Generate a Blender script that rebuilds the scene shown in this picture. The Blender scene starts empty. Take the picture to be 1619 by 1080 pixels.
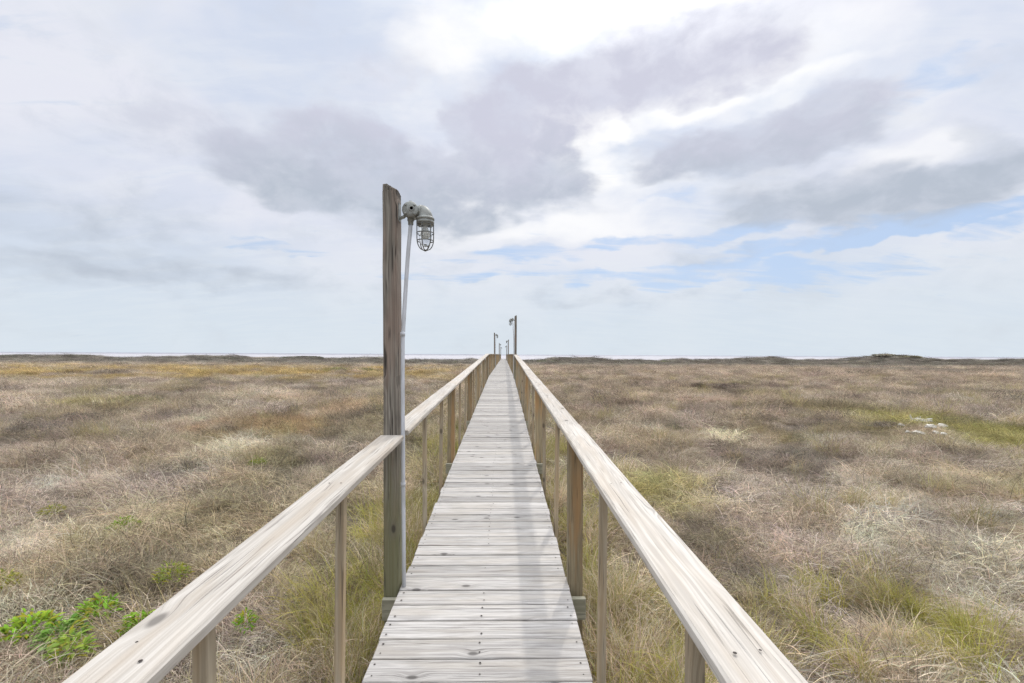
import bpy, math, random
import numpy as np
from mathutils import Vector, Matrix, noise as mn

random.seed(7)
RNG = np.random.default_rng(11)
S = bpy.context.scene
COL = S.collection
R = math.radians

# ------------------------------------------------------------------ camera frame
F = 720.0            # focal length in photo pixels (photo 1619 wide)
CAMX, CAMZ = 0.130, 2.30
VPX, HOR = 797.0, 560.5


def deck_z(y):
    """Top of the deck: a ramp that climbs to a crest, then runs level."""
    s = 0.0327
    k = 22.0
    t = min(y, k)
    h = 1.78 - s * t
    # soft knee
    d = abs(y - k)
    if d < 1.5:
        h -= s * (1.5 - d) ** 2 / 6.0 * -1
    return CAMZ - h


RAIL = 1.097          # rail cap top above the deck
DECK_END = 109.0


def fb(x, y, z=0.0, o=4):
    return mn.fractal(Vector((x, y, z)), 1.0, 2.0, o, noise_basis='PERLIN_ORIGINAL')


def sstep(a, b, x):
    t = max(0.0, min(1.0, (x - a) / (b - a)))
    return t * t * (3 - 2 * t)


def gz(x, y):
    """Ground height."""
    z = 0.34 * sstep(4, 45, y) + 0.18 * sstep(45, 85, y)
    near = 1.0 - sstep(60, 110, abs(y)) * 0.3
    z += near * (0.12 * fb(x / 2.6, y / 2.6, 3.1) + 0.13 * fb(x / 9, y / 9, 8.7) + 0.09 * fb(x / 0.9, y / 0.9, 14.0, 2))
    # keep the ground low under the boardwalk
    w = 1 - sstep(0.6, 2.2, abs(x))
    z -= 0.08 * w
    # dune ridge in front of the beach
    r = sstep(84, 112, y) * (1 - sstep(128, 175, y))
    if r > 0:
        hgt = 0.13 + 0.95 * fb(x / 15, y / 24, 1.3) + 0.50 * fb(x / 4.5, y / 7, 5.2)
        hgt = max(-0.1, hgt)
        if abs(x) < 7:
            hgt = min(hgt, 0.3)
        z += r * hgt
        z += 1.45 * math.exp(-(((x - 95.0) / 8.0) ** 2 + ((y - 110.0) / 9.0) ** 2)) * (1 + 0.3 * fb(x / 4, y / 4, 9.0))
    z -= 5.2 * sstep(135, 240, y)
    return z


def px_ground(px, py, lift=0.12):
    """World x, y of a photo pixel on the ground."""
    hor = HOR + (px - 809) * 0.0053
    dy = max(3.0, py - hor)
    y = F * 2.0 / dy
    for _ in range(12):
        x = CAMX + (px - VPX) / F * y
        y = 0.5 * y + 0.5 * F * (CAMZ - gz(x, y) - lift) / dy
    return CAMX + (px - VPX) / F * y, y


# ------------------------------------------------------------------ node helper
class NT:
    def __init__(s, tree):
        s.t = tree
        tree.nodes.clear()

    def n(s, typ, **kw):
        nd = s.t.nodes.new(typ)
        for k, v in kw.items():
            setattr(nd, k, v)
        return nd

    def put(s, sock, v):
        if isinstance(v, bpy.types.NodeSocket):
            s.t.links.new(v, sock)
        elif v is not None:
            if sock.type == 'RGBA' and len(v) == 3:
                v = (*v, 1)
            sock.default_value = v

    def m(s, op, a, b=None, c=None, clamp=False):
        nd = s.n('ShaderNodeMath', operation=op, use_clamp=clamp)
        for i, v in enumerate((a, b, c)):
            if v is not None:
                s.put(nd.inputs[i], v)
        return nd.outputs[0]

    def v(s, op, a, b=None, sc=None):
        nd = s.n('ShaderNodeVectorMath', operation=op)
        s.put(nd.inputs[0], a)
        if b is not None:
            s.put(nd.inputs[1], b)
        if sc is not None:
            s.put(nd.inputs['Scale'], sc)
        return nd.outputs['Value'] if op in ('DOT_PRODUCT', 'LENGTH', 'DISTANCE') else nd.outputs[0]

    def sep(s, vec):
        nd = s.n('ShaderNodeSeparateXYZ')
        s.put(nd.inputs[0], vec)
        return nd.outputs

    def comb(s, x, y, z):
        nd = s.n('ShaderNodeCombineXYZ')
        for i, q in enumerate((x, y, z)):
            s.put(nd.inputs[i], q)
        return nd.outputs[0]

    def mix(s, f, a, b, blend='MIX'):
        nd = s.n('ShaderNodeMix', data_type='RGBA', blend_type=blend)
        s.put(nd.inputs[0], f)
        s.put(nd.inputs[6], a)
        s.put(nd.inputs[7], b)
        return nd.outputs[2]

    def noise(s, vec, scale=1.0, detail=4.0, rough=0.55, dist=0.0):
        nd = s.n('ShaderNodeTexNoise')
        s.put(nd.inputs['Vector'], vec)
        s.put(nd.inputs['Scale'], scale)
        s.put(nd.inputs['Detail'], detail)
        s.put(nd.inputs['Roughness'], rough)
        s.put(nd.inputs['Distortion'], dist)
        return nd.outputs[0]

    def noisec(s, vec, scale=1.0, detail=3.0):
        nd = s.n('ShaderNodeTexNoise')
        s.put(nd.inputs['Vector'], vec)
        s.put(nd.inputs['Scale'], scale)
        s.put(nd.inputs['Detail'], detail)
        return nd.outputs[1]

    def mr(s, v, a, b, c=0.0, d=1.0, smooth=True):
        nd = s.n('ShaderNodeMapRange', interpolation_type='SMOOTHSTEP' if smooth else 'LINEAR')
        for i, q in enumerate((v, a, b, c, d)):
            s.put(nd.inputs[i], q)
        return nd.outputs[0]

    def attr(s, name, typ='GEOMETRY', out='Vector'):
        nd = s.n('ShaderNodeAttribute', attribute_name=name, attribute_type=typ)
        return nd.outputs[out]


def new_mat(name):
    m = bpy.data.materials.new(name)
    m.use_nodes = True
    return m, NT(m.node_tree)


def finish(t, col, rough=0.7, bump=None, bstr=0.3, bdist=0.01, metal=0.0, spec=0.3):
    p = t.n('ShaderNodeBsdfPrincipled')
    t.put(p.inputs['Base Color'], col)
    t.put(p.inputs['Roughness'], rough)
    t.put(p.inputs['Metallic'], metal)
    t.put(p.inputs['Specular IOR Level'], spec)
    if bump is not None:
        b = t.n('ShaderNodeBump')
        t.put(b.inputs['Height'], bump)
        t.put(b.inputs['Strength'], bstr)
        t.put(b.inputs['Distance'], bdist)
        t.put(p.inputs['Normal'], b.outputs[0])
    o = t.n('ShaderNodeOutputMaterial')
    t.put(o.inputs[0], p.outputs[0])
    return p


def wood(name, light, mid, dark, warm=None, warm_amt=0.0, algae=None, algae_lo=0.0, algae_hi=1.0,
         ring=0.55, crack=0.6, cf=120.0, tone=0.22, knots=1.0, fine=1.0):
    """Weathered sawn timber. gco holds the metres along, across and through each piece."""
    m, t = new_mat(name)
    g = t.attr('gco')
    rnd = t.attr('rnd', out='Fac')
    u, v, w = t.sep(g)[:3]
    off = t.m('MULTIPLY', rnd, 61.7)
    uo = t.m('ADD', u, off)
    vw = t.m('ADD', v, t.m('MULTIPLY', rnd, 7.3))
    # wavy warp of the grain
    warp = t.m('MULTIPLY', t.m('SUBTRACT', t.noise(t.comb(t.m('MULTIPLY', uo, 2.2), t.m('MULTIPLY', vw, 5.0), w), 1.0, 2.0), 0.5), 0.022)
    vv = t.m('ADD', vw, warp)
    # knots pull the grain round themselves
    kv = t.n('ShaderNodeTexVoronoi', feature='F1', voronoi_dimensions='2D')
    t.put(kv.inputs['Vector'], t.comb(t.m('MULTIPLY', uo, 3.0), t.m('MULTIPLY', vw, 6.0), 0.0))
    t.put(kv.inputs['Scale'], 1.0)
    kd = kv.outputs['Distance']
    ksel = t.m('GREATER_THAN', t.sep(kv.outputs['Color'])[0], 0.76)
    kn = t.m('MULTIPLY', t.mr(kd, 0.05, 0.125, 1.0, 0.0), ksel)
    kn2 = t.m('MULTIPLY', t.mr(kd, 0.05, 0.34, 1.0, 0.0), ksel)
    vv = t.m('ADD', vv, t.m('MULTIPLY', kn2, 0.022))
    # broad rings, fine fibres, dark checks
    rings = t.noise(t.comb(t.m('MULTIPLY', uo, 0.9), t.m('MULTIPLY', vv, 95.0), t.m('MULTIPLY', w, 30.0)), 1.0, 3.0, 0.5)
    cath = t.m('SINE', t.m('MULTIPLY', t.noise(t.comb(t.m('MULTIPLY', uo, 0.75), t.m('MULTIPLY', vv, 9.0), t.m('MULTIPLY', w, 6.0)), 1.0, 1.5, 0.4), 85.0))
    fib = t.noise(t.comb(t.m('MULTIPLY', uo, 6.0), t.m('MULTIPLY', vv, 260.0), t.m('MULTIPLY', w, 200.0)), 1.0, 3.0, 0.6)
    chk = t.noise(t.comb(t.m('MULTIPLY', uo, 2.6), t.m('MULTIPLY', vv, cf), t.m('MULTIPLY', w, cf * .8)), 1.0, 2.0, 0.5)
    chk = t.mr(chk, 0.60, 0.70)
    blot = t.noise(t.comb(t.m('MULTIPLY', uo, 3.0), t.m('MULTIPLY', vw, 11.0), w), 1.0, 4.0, 0.6)
    a = t.m('ADD', t.m('MULTIPLY', t.mr(rings, 0.3, 0.7), 0.6), t.m('MULTIPLY', t.m('MULTIPLY_ADD', cath, 0.5, 0.5), ring * 0.4))
    col = t.mix(t.mr(a, 0.08, 0.72), mid, light)
    col = t.mix(t.m('MULTIPLY', t.mr(fib, 0.42, 0.7), 0.45 * fine), col, mid)
    col = t.mix(t.m('MULTIPLY', t.mr(blot, 0.48, 0.70), 0.7), col, mid)
    if warm:
        wn = t.noise(t.comb(t.m('MULTIPLY', uo, 1.3), t.m('MULTIPLY', vw, 14.0), w), 1.0, 3.0, 0.55)
        col = t.mix(t.m('MULTIPLY', t.mr(wn, 0.42, 0.66), warm_amt), col, warm)
    if algae:
        an = t.noise(t.comb(t.m('MULTIPLY', uo, 2.5), t.m('MULTIPLY', vw, 16.0), t.m('MULTIPLY', w, 16.0)), 1.0, 4.0, 0.6)
        ah = t.mr(t.m('ADD', u, t.m('MULTIPLY', t.m('SUBTRACT', an, 0.5), 0.9)), algae_hi, algae_lo)
        col = t.mix(t.m('MULTIPLY', ah, 0.75), col, algae)
    col = t.mix(t.m('MULTIPLY', chk, crack), col, dark)
    col = t.mix(t.m('MULTIPLY', kn2, 0.40), col, mid)
    col = t.mix(t.m('MULTIPLY', kn, 0.72 * knots), col, dark)
    tn = t.m('ADD', t.m('MULTIPLY', t.m('FRACT', t.m('MULTIPLY', rnd, 13.37)), tone), 1.0 - tone * 0.6)
    col = t.mix(1.0, col, t.comb(tn, tn, tn), 'MULTIPLY')
    hgt = t.m('SUBTRACT', t.m('ADD', t.m('MULTIPLY', rings, 0.7), t.m('MULTIPLY', fib, 0.5)), t.m('MULTIPLY', chk, 0.9))
    finish(t, col, 0.82, hgt, 0.55, 0.004, spec=0.2)
    return m


# ------------------------------------------------------------------ mesh store
class MB:
    def __init__(s):
        s.v, s.f, s.g, s.r, s.mi, s.sm = [], [], [], [], [], []

    def beam(s, o, au, av, L, Wd, Th, nseg=1, ch=0.004, bow=0.0, twist=0.0, rnd=None, jit=0.0, mat=0, endch=None):
        """Chamfered sawn piece from o along au; av is the width axis; centred on width and thickness."""
        o, au, av = Vector(o), Vector(au).normalized(), Vector(av).normalized()
        aw = au.cross(av).normalized()
        rnd = random.random() if rnd is None else rnd
        a, b = Wd / 2, Th / 2
        e = ch if endch is None else endch
        us = [0.0] + [e + (L - 2 * e) * i / nseg for i in range(nseg + 1)] + [L]
        base = len(s.v)
        g0 = random.random() * 0.0
        for i, q in enumerate(us):
            k = e if i in (0, len(us) - 1) else 0.0
            pa, pb = a - k, b - k
            prof = [(-pa + ch, -pb), (pa - ch, -pb), (pa, -pb + ch), (pa, pb - ch), (pa - ch, pb), (-pa + ch, pb), (-pa, pb - ch), (-pa, -pb + ch)]
            tt = q / L - 0.5
            bw = bow * (0.25 - tt * tt) * 4
            tw = twist * tt
            jx, jy = random.uniform(-jit, jit), random.uniform(-jit, jit)
            for x, y in prof:
                X = x * math.cos(tw) - y * math.sin(tw) + jx
                Y = x * math.sin(tw) + y * math.cos(tw) + jy
                s.v.append(o + au * q + av * X + aw * (Y + bw))
                s.g.append((q, x, y))
                s.r.append(rnd)
        for i in range(len(us) - 1):
            for j in range(8):
                k = (j + 1) % 8
                s.f.append((base + i * 8 + j, base + i * 8 + k, base + i * 8 + 8 + k, base + i * 8 + 8 + j))
                s.mi.append(mat); s.sm.append(False)
        s.f.append(tuple(base + j for j in reversed(range(8)))); s.mi.append(mat); s.sm.append(False)
        n = base + (len(us) - 1) * 8
        s.f.append(tuple(n + j for j in range(8))); s.mi.append(mat); s.sm.append(False)

    def lathe(s, o, ax, prof, n=24, mat=0):
        """prof: list of (along, radius)."""
        o, ax = Vector(o), Vector(ax).normalized()
        t = Vector((0, 0, 1)) if abs(ax.z) < 0.9 else Vector((1, 0, 0))
        a = ax.cross(t).normalized(); b = ax.cross(a).normalized()
        base = len(s.v)
        for q, r in prof:
            for j in range(n):
                an = 2 * math.pi * j / n
                s.v.append(o + ax * q + (a * math.cos(an) + b * math.sin(an)) * max(r, 1e-5))
                s.g.append((q, r * math.cos(an), r * math.sin(an))); s.r.append(0.5)
        for i in range(len(prof) - 1):
            for j in range(n):
                k = (j + 1) % n
                s.f.append((base + i * n + j, base + i * n + k, base + (i + 1) * n + k, base + (i + 1) * n + j))
                s.mi.append(mat); s.sm.append(True)

    def tube(s, pts, rad, n=10, mat=0, closed=False):
        pts = [Vector(p) for p in pts]
        base = len(s.v)
        m = len(pts)
        rads = rad if isinstance(rad, (list, tuple)) else [rad] * m
        tn0 = (pts[1] - pts[0]).normalized()
        up = Vector((0, 1, 0)) if abs(tn0.y) < 0.9 else Vector((1, 0, 0))
        a = tn0.cross(up).normalized()
        run = 0.0
        for i, p in enumerate(pts):
            if closed:
                tn = (pts[(i + 1) % m] - pts[i - 1]).normalized()
            else:
                tn = (pts[min(i + 1, m - 1)] - pts[max(i - 1, 0)]).normalized()
            a = (a - tn * a.dot(tn)).normalized()
            b = tn.cross(a)
            if i:
                run += (p - pts[i - 1]).length
            for j in range(n):
                an = 2 * math.pi * j / n
                s.v.append(p + (a * math.cos(an) + b * math.sin(an)) * rads[i])
                s.g.append((run, math.cos(an) * rads[i], math.sin(an) * rads[i])); s.r.append(0.5)
        for i in range(m if closed else m - 1):
            i2 = (i + 1) % m
            for j in range(n):
                k = (j + 1) % n
                s.f.append((base + i * n + j, base + i * n + k, base + i2 * n + k, base + i2 * n + j))
                s.mi.append(mat); s.sm.append(True)
        if not closed:
            s.f.append(tuple(base + j for j in reversed(range(n)))); s.mi.append(mat); s.sm.append(False)
            s.f.append(tuple(base + (m - 1) * n + j for j in range(n))); s.mi.append(mat); s.sm.append(False)

    def disc(s, c, r, n=7, mat=0, tilt=0.0):
        base = len(s.v)
        for j in range(n):
            an = 2 * math.pi * j / n
            s.v.append(Vector(c) + Vector((math.cos(an) * r, math.sin(an) * r, 0)))
            s.g.append((0, 0, 0)); s.r.append(0.5)
        s.f.append(tuple(base + j for j in range(n))); s.mi.append(mat); s.sm.append(False)

    def build(s, name, mats, parent=None):
        me = bpy.data.meshes.new(name)
        me.from_pydata([tuple(v) for v in s.v], [], s.f)
        me.update()
        for m in (mats if isinstance(mats, (list, tuple)) else [mats]):
            me.materials.append(m)
        ga = me.attributes.new('gco', 'FLOAT_VECTOR', 'POINT')
        ga.data.foreach_set('vector', np.array(s.g, dtype=np.float32).ravel())
        ra = me.attributes.new('rnd', 'FLOAT', 'POINT')
        ra.data.foreach_set('value', np.array(s.r, dtype=np.float32))
        me.polygons.foreach_set('material_index', np.array(s.mi, dtype=np.int32))
        me.polygons.foreach_set('use_smooth', np.array(s.sm, dtype=bool))
        ob = bpy.data.objects.new(name, me)
        COL.objects.link(ob)
        if parent:
            ob.parent = parent
        return ob


def tag(o, label=None, cat=None, group=None, kind=None):
    if label: o['label'] = label
    if cat: o['category'] = cat
    if group: o['group'] = group
    if kind: o['kind'] = kind
    return o


def empty(name, loc, label, cat, group=None):
    e = bpy.data.objects.new(name, None)
    COL.objects.link(e)
    e.location = loc
    e.empty_display_size = 0.2
    return tag(e, label, cat, group)


# ------------------------------------------------------------------ materials
M_DECK = wood('weathered_deck_wood', (0.525, 0.505, 0.48), (0.325, 0.308, 0.29), (0.055, 0.05, 0.046), warm=(0.41, 0.37, 0.315), warm_amt=0.45, tone=0.42, crack=0.45, cf=100.0)
M_CAP = wood('bleached_rail_wood', (0.58, 0.545, 0.495), (0.43, 0.395, 0.35), (0.075, 0.067, 0.06), warm=(0.46, 0.385, 0.30), warm_amt=0.45, tone=0.14, crack=0.42, cf=120.0, knots=0.9)
M_POST = wood('brown_post_wood', (0.41, 0.34, 0.22), (0.27, 0.22, 0.14), (0.08, 0.06, 0.04), warm=(0.46, 0.27, 0.12), warm_amt=0.75, cf=80.0, algae=(0.16, 0.16, 0.07), algae_lo=0.1, algae_hi=0.9, tone=0.5)
M_BAL = wood('tan_baluster_wood', (0.46, 0.395, 0.295), (0.31, 0.26, 0.185), (0.09, 0.07, 0.05), warm=(0.42, 0.30, 0.17), warm_amt=0.6, cf=90.0, tone=0.4)
M_LAMPPOST = wood('grey_lamp_post_wood', (0.29, 0.265, 0.225), (0.135, 0.12, 0.10), (0.04, 0.035, 0.03), warm=(0.27, 0.19, 0.15), warm_amt=0.5, algae=(0.155, 0.155, 0.075), algae_lo=1.3, algae_hi=2.2, crack=0.95, cf=62.0, tone=0.1)
M_BEAM = wood('green_grey_beam_wood', (0.43, 0.41, 0.32), (0.28, 0.265, 0.195), (0.09, 0.085, 0.065), tone=0.3)

m, t = new_mat('rusty_nail')
finish(t, (0.045, 0.035, 0.03), 0.7)
M_NAIL = m
m, t = new_mat('cast_grey_metal')
ob = t.n('ShaderNodeTexCoord').outputs['Object']
nz = t.noise(ob, 60, 5, 0.6); nz2 = t.noise(ob, 14, 4, 0.6)
c = t.mix(t.mr(nz2, 0.4, 0.7), (0.33, 0.345, 0.325), (0.22, 0.22, 0.20))
c = t.mix(t.m('MULTIPLY', t.mr(nz, 0.58, 0.75), 0.5), c, (0.16, 0.14, 0.11))
nr = t.noise(t.v('MULTIPLY', ob, (38, 38, 12)), 1, 5, 0.65)
c = t.mix(t.m('MULTIPLY', t.mr(nr, 0.58, 0.70), 0.6), c, (0.20, 0.11, 0.06))
finish(t, c, 0.55, nz, 0.3, 0.002, metal=0.25)
M_METAL = m
m, t = new_mat('grey_conduit_plastic')
ob = t.n('ShaderNodeTexCoord').outputs['Object']
nz = t.noise(t.v('MULTIPLY', ob, (30, 30, 6)), 1, 4, 0.6)
finish(t, t.mix(t.mr(nz, 0.4, 0.75), (0.60, 0.62, 0.66), (0.46, 0.47, 0.48)), 0.5)
M_CONDUIT = m
m, t = new_mat('cage_wire_metal')
finish(t, (0.16, 0.16, 0.15), 0.5, metal=0.5)
M_WIRE = m
m, t = new_mat('lamp_glass')
p = finish(t, (0.9, 0.93, 0.93), 0.12)
p.inputs['Transmission Weight'].default_value = 0.9
p.inputs['IOR'].default_value = 1.2
M_GLASS = m
m, t = new_mat('bulb_white')
finish(t, (0.75, 0.74, 0.70), 0.4)
M_BULB = m


# ------------------------------------------------------------------ boardwalk
PITCH = 0.174
walk = empty('boardwalk', (0, 0, deck_z(0) - 0.25), 'long narrow boardwalk of pale weathered planks running straight to the sea', 'boardwalk')
WZ = walk.location.z
mb = MB()
y = 3.24 - 24 * PITCH
HW = 0.602
while y < DECK_END:
    yc = y + PITCH / 2
    s1 = (deck_z(yc + .05) - deck_z(yc - .05)) / .1
    w_ = PITCH - random.uniform(0.007, 0.016)
    ya = random.gauss(0, 0.0012)
    L = 2 * HW + random.uniform(-0.008, 0.012)
    xo = -L / 2 + random.uniform(-0.004, 0.004)
    near = yc < 14
    zz = deck_z(yc) - 0.019 - WZ + random.gauss(0, 0.0016)
    rr = random.random()
    mb.beam((xo, yc, zz), (1, ya, random.gauss(0, 0.0012)), (0, 1, s1 + random.gauss(0, 0.012)), L, w_, 0.038, nseg=8 if near else 2, ch=0.0045,
            bow=random.gauss(0, 0.0018), twist=random.gauss(0, 0.006), rnd=rr, jit=0.0009 if near else 0)
    if yc < 20:
        for X in (-0.565, 0.0, 0.565):
            for q in (-0.045, 0.045):
                if random.random() < 0.88:
                    mb.disc((X + random.gauss(0, .006), yc + q + random.gauss(0, .006), deck_z(yc + q) + 0.0022 - WZ), random.uniform(0.0045, 0.0075), mat=1)
    y += PITCH
mb.build('deck', [M_DECK, M_NAIL], walk)

SEG = 3.5
Y0 = 3.32            # the first lamp post's centre
posts_y = [Y0 + SEG * k for k in range(-2, 31) if Y0 + SEG * k < DECK_END]
# stringers, one long piece per side following the ramp
for sx in (-1, 1, 0):
    mb = MB()
    x = sx * 0.575
    ys = [-4.0, 4, 10, 16, 20.5, 23.5, 40, 60, 80, DECK_END]
    rr = random.random()
    for a, b in zip(ys[:-1], ys[1:]):
        za, zb = deck_z(a) - 0.038 - 0.003 - 0.09 - WZ, deck_z(b) - 0.038 - 0.003 - 0.09 - WZ
        d = Vector((0, b - a, zb - za))
        mb.beam((x, a, za), d, (1, 0, 0), d.length, 0.038, 0.18, nseg=2, rnd=rr)
    mb.build('stringer', M_BEAM, walk)
LAMPS = {0: -1, 5: 1, 10: -1, 15: 1, 20: -1, 25: 1, 30: -1}     # SEG index: side
for k, py in enumerate(posts_y):
    if py < 0: continue
    mb = MB()
    mb.beam((-0.718, py - 0.095, deck_z(py) - 0.052 - 0.075 - WZ), (1, 0, 0), (0, 1, 0), 1.436, 0.04, 0.15, nseg=2)
    mb.build('cross_beam', M_BEAM, walk)

# ------------------------------------------------------------------ railings
CAPX, CAPW, CAPT = 0.665, 0.166, 0.038
PX = 0.665


def railing(side, label):
    e = empty('wooden_railing', (side * PX, 0, gz(side * PX, 0)), label, 'railing')
    ez = e.location.z
    # caps
    off = 0.0 if side < 0 else 0.36
    cuts = []
    for k, py in enumerate(posts_y):
        i = k - 2
        if LAMPS.get(i) == side:
            cuts.append((py - 0.074, py + 0.10))
        else:
            cuts.append((py + off, py + off + 0.004))
    cuts.append((DECK_END - .2, DECK_END))
    for (_, a), (b, _) in zip(cuts[:-1], cuts[1:]):
        if b < -2.5: continue
        mb = MB()
        pts = [a] + ([21.2, 22.8] if a < 21 < b - 2 else []) + [b]
        rr = random.random()
        xx = side * (CAPX - PX) + random.gauss(0, 0.003)
        for q0, q1 in zip(pts[:-1], pts[1:]):
            za, zb = deck_z(q0) + RAIL - CAPT / 2 - ez, deck_z(q1) + RAIL - CAPT / 2 - ez
            d = Vector((0, q1 - q0, zb - za))
            n0 = len(mb.g)
            mb.beam((xx, q0, za), d, (-1, 0, 0), d.length, CAPW, CAPT, nseg=10 if q0 < 14 else 2, ch=0.007, bow=random.gauss(0, 0.003), rnd=rr, jit=0.0012 if q0 < 14 else 0, endch=0.003)
            for j in range(n0, len(mb.g)):
                gg = mb.g[j]; mb.g[j] = (gg[0] + q0 - pts[0], gg[1], gg[2])
        if a < 20:
            for py in posts_y:
                for f in (0.0, SEG / 3, 2 * SEG / 3):
                    yy = py + f
                    if a + 0.03 < yy < b - 0.03:
                        for q in (-0.028, 0.03):
                            mb.disc((xx + q + random.gauss(0, .004), yy + random.gauss(0, .015), deck_z(yy) + RAIL + 0.0035 - ez), random.uniform(.003, .005), mat=1)
        mb.build('rail_cap', [M_CAP, M_NAIL], e)
    # posts and balusters
    low = 0.95
    for k, py in enumerate(posts_y):
        i = k - 2
        if LAMPS.get(i) != side:
            mb = MB()
            H = RAIL - CAPT - 0.002
            mb.beam((-side * 0.007 + random.gauss(0, .003), py + 0.02, deck_z(py) - low - ez), (random.gauss(0, .003), random.gauss(0, .003), 1), (1, 0, 0), low + H, 0.106, 0.094, nseg=5, ch=0.006, jit=0.001)
            mb.build('rail_post', M_POST, e)
        for f in (1, 2):
            by = py + SEG * f / 3 + random.gauss(0, .03)
            if k == 1 and f == 1: by = 1.22
            if k == 1 and f == 2 and side > 0: by = 2.36
            if by > DECK_END - .5 or by < 0.4: continue
            mb = MB()
            H = RAIL - CAPT - 0.002
            mb.beam((-side * (PX - 0.642), by, deck_z(by) - 0.30 - ez), (random.gauss(0, .006), random.gauss(0, .006), 1), (1, 0, 0), 0.30 + H, 0.040, 0.040, nseg=3, ch=0.003, twist=random.gauss(0, .03))
            mb.build('baluster', M_BAL, e)
    return e


railing(-1, 'wooden railing along the left edge of the boardwalk, notched around the tall near lamp post')
railing(1, 'wooden railing along the right edge of the boardwalk, with an orange-stained front post')

# ------------------------------------------------------------------ lamp posts
BASE = 0.66          # base Empty below the deck surface


def make_lamp_post(label):
    e = empty('lamp_post', (0, 0, 0), label, 'lamp post', 'lamp posts along the boardwalk')
    top = BASE + 2.885
    mb = MB()
    mb.beam((0, 0, -0.35), (0, 0, 1), (1, 0, 0), top + 0.35 - 0.05, 0.104, 0.142, nseg=14, ch=0.010, jit=0.0020, endch=0.004, rnd=0.37)
    # split, weather-eaten top end
    for a in range(5):
        for b in range(4):
            qx, qy = -0.041 + a * 0.0205, -0.053 + b * 0.0355
            hh = 0.058 - 0.010 * max(0, a - 1) ** 1.25 - 0.006 * (b in (0, 3)) + random.uniform(-0.007, 0.004)
            n0 = len(mb.g)
            mb.beam((qx + random.uniform(-.001, .001), qy, top - 0.054), (random.gauss(0, .02), random.gauss(0, .02), 1), (1, 0, 0), max(0.012, hh), 0.0195, 0.0335, ch=0.003, endch=0.004, rnd=0.37)
            for j in range(n0, len(mb.g)):
                mb.g[j] = (mb.g[j][0] + top + .296, mb.g[j][1] + qx, mb.g[j][2] + qy)
    mb.build('post', M_LAMPPOST, e)
    # junction box: short round cast body with hub bosses, on a bracket
    bx, bz = 0.140, BASE + 2.705
    mb = MB()
    mb.tube([(0.045, 0, bz - 0.055), (0.085, 0, bz - 0.04), (0.10, 0, bz - 0.02)], [0.012, 0.013, 0.014], 8)
    mb.beam((0.053, 0, bz - 0.075), (0, 0, 1), (0, 1, 0), 0.13, 0.07, 0.006, ch=0.001)
    mb.lathe((bx, 0.052, bz), (0, -1, 0), [(0, 0), (0, .046), (.004, .052), (.075, .054), (.088, .054), (.092, .058), (.100, .058), (.105, .05), (.108, .03), (.108, 0)], 28)
    mb.lathe((bx - 0.05, 0, bz), (1, 0, 0), [(0, 0), (0, .024), (.012, .034), (.085, .036), (.108, .042), (.112, .046), (.125, .046), (.125, .03)], 20)
    mb.lathe((bx - .005, 0, bz + 0.045), (0, 0, 1), [(0, .022), (.012, .022), (.014, .012), (.030, .011), (.032, 0)], 12)
    mb.lathe((bx - .005, 0, bz - 0.045), (0, 0, -1), [(0, .024), (.024, .024), (.026, .019), (.052, .019), (.052, .010)], 14)
    for q in ((0.032, 0.03), (-0.032, -0.03), (0.03, -0.032), (-0.03, 0.032)):
        mb.lathe((bx + q[0], -0.053, bz + q[1]), (0, -1, 0), [(0, .009), (.006, .008), (.007, 0)], 8)
    mb.lathe((bx + 0.012, -0.055, bz + 0.006), (0, -1, 0), [(0, .020), (.005, .020), (.005, .013), (.001, .012), (.001, 0)], 14)
    mb.build('junction_box', M_METAL, e)
    # light fixture: elbow and threaded collar, with cage, globe and bulb
    lx = 0.240
    mb = MB()
    arc = []
    rad = []
    for i in range(12):
        a = i / 11 * math.pi / 2
        arc.append((bx + 0.068 + (lx - bx - 0.068) * math.sin(a), 0, bz - 0.052 + 0.056 * math.cos(a)))
        rad.append(0.040 + 0.017 * (i / 11))
    mb.tube(arc, rad, 24)
    cz = bz - 0.052
    mb.lathe((lx, 0, cz + 0.012), (0, 0, -1), [(0, .05), (0.004, .060), (.012, .066), (.022, .066), (.024, .060), (.030, .060), (.032, .064), (.046, .064), (.048, .056), (.066, .053), (.068, .03)], 32)
    fx = mb.build('light_fixture', M_METAL, e)
    mb = MB()
    zc = cz - 0.040
    H = 0.195
    prof = []
    for i in range(15):
        q = i / 14
        r = 0.060 if q < 0.5 else 0.060 * math.sqrt(max(0, 1 - ((q - 0.5) / 0.5) ** 2.4))
        prof.append((q * H, r))
    for k in range(6):
        an = k * math.pi / 3 + 0.3
        mb.tube([(lx + math.cos(an) * r, math.sin(an) * r, zc - q) for q, r in prof], 0.0036, 6)
    for q, r in ((0.004, .0605), (0.066, .0612), (0.122, .0590)):
        mb.tube([(lx + math.cos(i * math.pi / 14) * r, math.sin(i * math.pi / 14) * r, zc - q) for i in range(28)], 0.0038, 6, closed=True)
    mb.lathe((lx, 0, zc - H + 0.004), (0, 0, -1), [(-.004, .012), (.002, .012), (.006, .006), (.008, 0)], 10)
    mb.build('cage', M_WIRE, fx)
    mb = MB()
    mb.lathe((lx, 0, zc + 0.004), (0, 0, -1), [(0, .046), (.02, .048), (.09, .048), (.125, .043), (.150, .032), (.166, .016), (.171, 0)], 24)
    mb.build('globe', M_GLASS, fx)
    mb = MB()
    mb.lathe((lx, 0, zc), (0, 0, -1), [(0, .013), (.03, .014), (.05, .024), (.075, .029), (.095, .025), (.108, .012), (.112, 0)], 16)
    mb.build('bulb', M_BULB, fx)
    # conduit down to the deck
    mb = MB()
    top_z = bz - 0.090
    pts = [(bx - .005, 0, top_z), (bx - .008, -0.004, top_z - 0.05)]
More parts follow.
